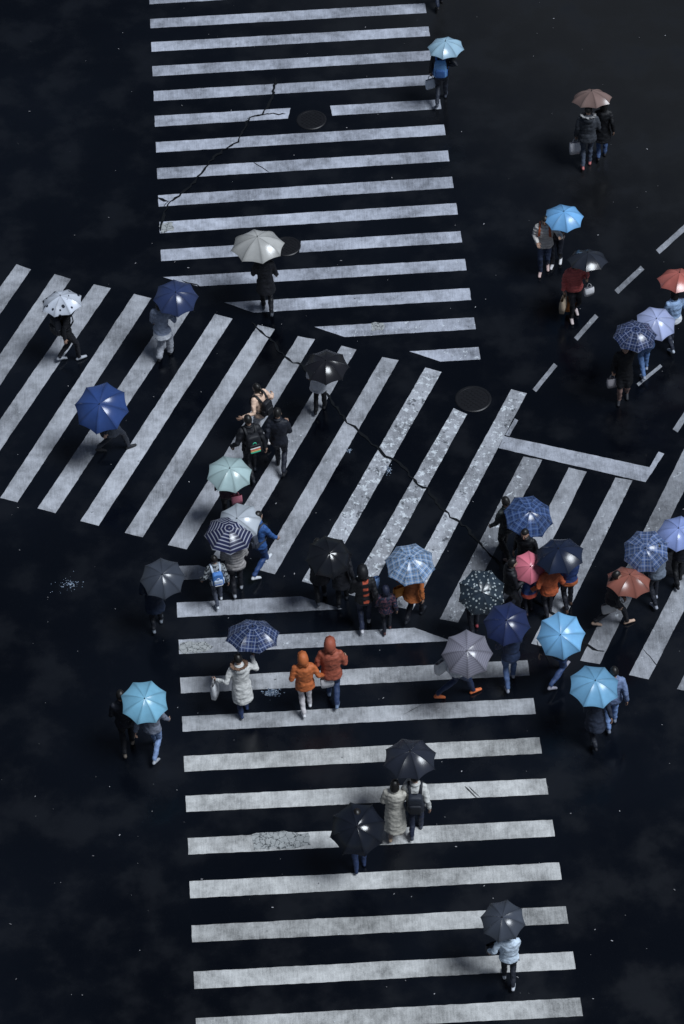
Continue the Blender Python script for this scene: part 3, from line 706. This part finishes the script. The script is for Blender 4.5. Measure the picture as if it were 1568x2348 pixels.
bag_at(P(915,1342,.98), 20, (232,150,50), (.12,.06,.11), "handbag", drop=.05)
i = holder((1211,1186,112,88), CM('plaid', C(58,84,138), (.16,.24,.42)), "plaid_umbrella", 1, "man", (1162,1278), 30, 1.70, top=(40,46,48), pants=BLK, shoe=(120,100,95), stride=.4, uk=dict(zr=(1.5,2.2)))
i = person("woman", (1203,1338), 160, 1.66, (18,20,26), (20,22,28), stride=.2, hair='short')
i = holder((1104,1359,107,107), CM('floral', C(46,58,70), (.50,.56,.58)), "floral_umbrella", 1, "woman", (1088,1450), 10, 1.64, top=(36,40,50), pants=(28,32,44), shoe=(150,60,70), stride=.3, uk=dict(zr=(1.5,2.1), tlim=34))
backpack(i, (235,178,92), (220,150,70), .8)
i = holder((1214,1302,76,92), CM('plain', C(228,120,140)), "pink_umbrella", -1, "child", (1212,1404), 8, 1.36, top=(44,70,130), pants=(28,32,46), top2=(200,80,60), pat='hem', shoe=(60,50,60), stride=.2, hem=.70, uk=dict(zr=(1.35,1.75), tlim=36, L=.55))
person("woman", (1166,1412), -70, 1.64, (20,22,30), (22,24,32), (120,60,60), stride=.3, arms={1: ('bend',)})
i = holder((1283,1276,111,72), CM('plain', C(32,42,66), gloss=.25), "black_umbrella", 1, "woman", (1303,1396), 10, 1.62, top=(36,58,108), pants=(26,28,38), shoe=(80,60,50), stride=.25, top2=(190,100,50), pat='hem', hair='long')
i = person("child", (1258,1412), 12, 1.46, (196,94,50), (30,32,42), (40,40,50), stride=.28, hair='beanie', bulk=1.2, top2=(60,66,82), pat=None, arms={-1: ('out',), 1: ('out',)})
holder((1162,1431,105,98), CM('plain', C(38,50,92)), "navy_umbrella", 1, "man", (1170,1572), 2, 1.72, top=(40,54,84), pants=(78,102,146), shoe=(160,165,180), stride=.42)
holder((1286,1458,108,113), CM('plain', C(122,188,246), gloss=.28), "blue_umbrella", 1, "man", (1278,1562), -42, 1.72, top=(30,34,48), pants=(52,74,118), shoe=(150,150,165), stride=.66, lead=-1, uk=dict(tlim=34))
i = holder((1362,1575,114,92), CM('plain', C(116,176,216), gloss=.3), "blue_umbrella", -1, "woman", (1362,1702), 15, 1.66, top=(44,52,70), pants=(28,32,44), shoe=(30,32,40), stride=.5, hem=.55, hair='long')
person("man", (1402,1668), 2, 1.70, (110,130,170), (110,140,190), (120,130,150), stride=.3)
# -- right edge
i = holder((1481,1265,104,96), CM('plaid', C(88,114,168), (.42,.48,.62)), "plaid_umbrella", 1, "man", (1502,1384), 20, 1.70, top=(120,132,150), pants=(26,30,42), shoe=(170,175,190), stride=.3, uk=dict(zr=(1.5,2.2)))
holder((1556,1224,96,72), CM('plain', C(146,166,226)), "lavender_umbrella", 1, "woman", (1556,1340), 10, 1.64, top=(22,24,34), pants=BLK, stride=.3)
i = holder((1441,1336,102,54), CM('plain', C(150,90,76)), "orange_umbrella", -1, "woman", (1400,1436), -68, 1.62, top=(34,34,42), pants=(28,30,38), shoe=(190,160,140), stride=.66, arms={1: ('carry',)}, uk=dict(zr=(1.3,2.1)))
bag_at(P(1398,1368,.85), 15, (225,222,222), (.15,.05,.12), "handbag", drop=.20)
i = holder((1071,1500,113,105), CM('pinstripe', C(120,118,132), (.36,.36,.42)), "striped_umbrella", 1, "man", (1044,1600), -62, 1.74, top=(210,212,218), pants=(34,50,84), shoe=(230,118,60), stride=.68, bulk=1.05, uk=dict(tlim=30))
bag_at(P(1010,1512,1.15), 40, (214,216,222), (.13,.07,.15), drop=.05)
# -- near crossing
i = holder((579,1460,123,76), CM('plaid', C(46,64,112), (.34,.40,.54)), "plaid_umbrella", 1, "woman", (560,1636), 14, 1.68, top=(215,215,213), pants=(34,50,88), shoe=(30,50,90), stride=.22, hem=.50, fur=(120,92,74), bulk=1.08, hair='short', arms={-1: ('pt', (-.26,.08,-.32))}, flare=.92)
bag_at(i['hands'][-1]+V((-.06,0,.06)), 70, (215,216,220), (.12,.05,.20))
i = person("woman", (704,1632), 6, 1.64, (192,102,48), (200,196,200), (225,225,230), stride=.3, hair='hood', bulk=1.1, hem=.80, arms={-1: ('pt', (-.08,.1,-.44)), 1: ('out',)})
bag_at(i['hands'][1]+V((.03,0,.03)), 10, (222,220,225), (.13,.05,.11), drop=.06)
person("man", (764,1610), -4, 1.78, (164,84,62), (46,64,102), (110,130,160), stride=.36, lead=-1, hair='hood', bulk=1.12, hem=.80, arms={-1: ('pt', (-.08,.1,-.45)), 1: ('pt', (.07,.2,-.38))})
i = holder((331,1611,107,92), CM('plain', C(122,184,214), gloss=.3), "blue_umbrella", 1, "man", (296,1722), 5, 1.72, top=(20,24,36), pants=(20,22,30), shoe=(120,110,100), stride=.35)
person("woman", (357,1732), -18, 1.68, (120,128,146), (120,146,190), (170,175,185), stride=.5, lead=-1, bulk=1.08)
i = holder((940,1741,120,90), CM('plain', C(42,46,58)), "black_umbrella", -1, "man", (955,1912), -4, 1.76, top=(205,206,204), pants=(34,42,64), shoe=(60,66,80), stride=.3)
backpack(i, (38,44,56), (28,32,42), 1.0)
person("woman", (908,1920), -14, 1.64, (192,188,178), (170,150,140), (185,160,135), stride=.25, hem=.36, hair='long', bulk=1.1, flare=.95, arms={1: ('pt', (.05,.3,-.15))})
holder((820,1902,126,112), CM('plain', C(26,30,40), gloss=.16), "black_umbrella", 1, "man", (826,1992), 2, 1.70, top=(24,30,46), pants=(40,58,96), shoe=(34,50,84), stride=.18, uk=dict(zr=(1.4,2.0), tlim=26))
i = holder((1153,2112,101,90), CM('plain', C(70,76,88)), "grey_umbrella", 1, "woman", (1166,2256), -4, 1.62, top=(205,222,240), pants=(30,34,46), shoe=(210,215,225), stride=.3, hem=.88, arms={-1: ('out',)}, lead=-1, bulk=1.05)
bag_at(P(1128,2160,1.0), 20, (38,44,58), (.11,.05,.11), "handbag", drop=.05)
print("objects", len(bpy.data.objects))
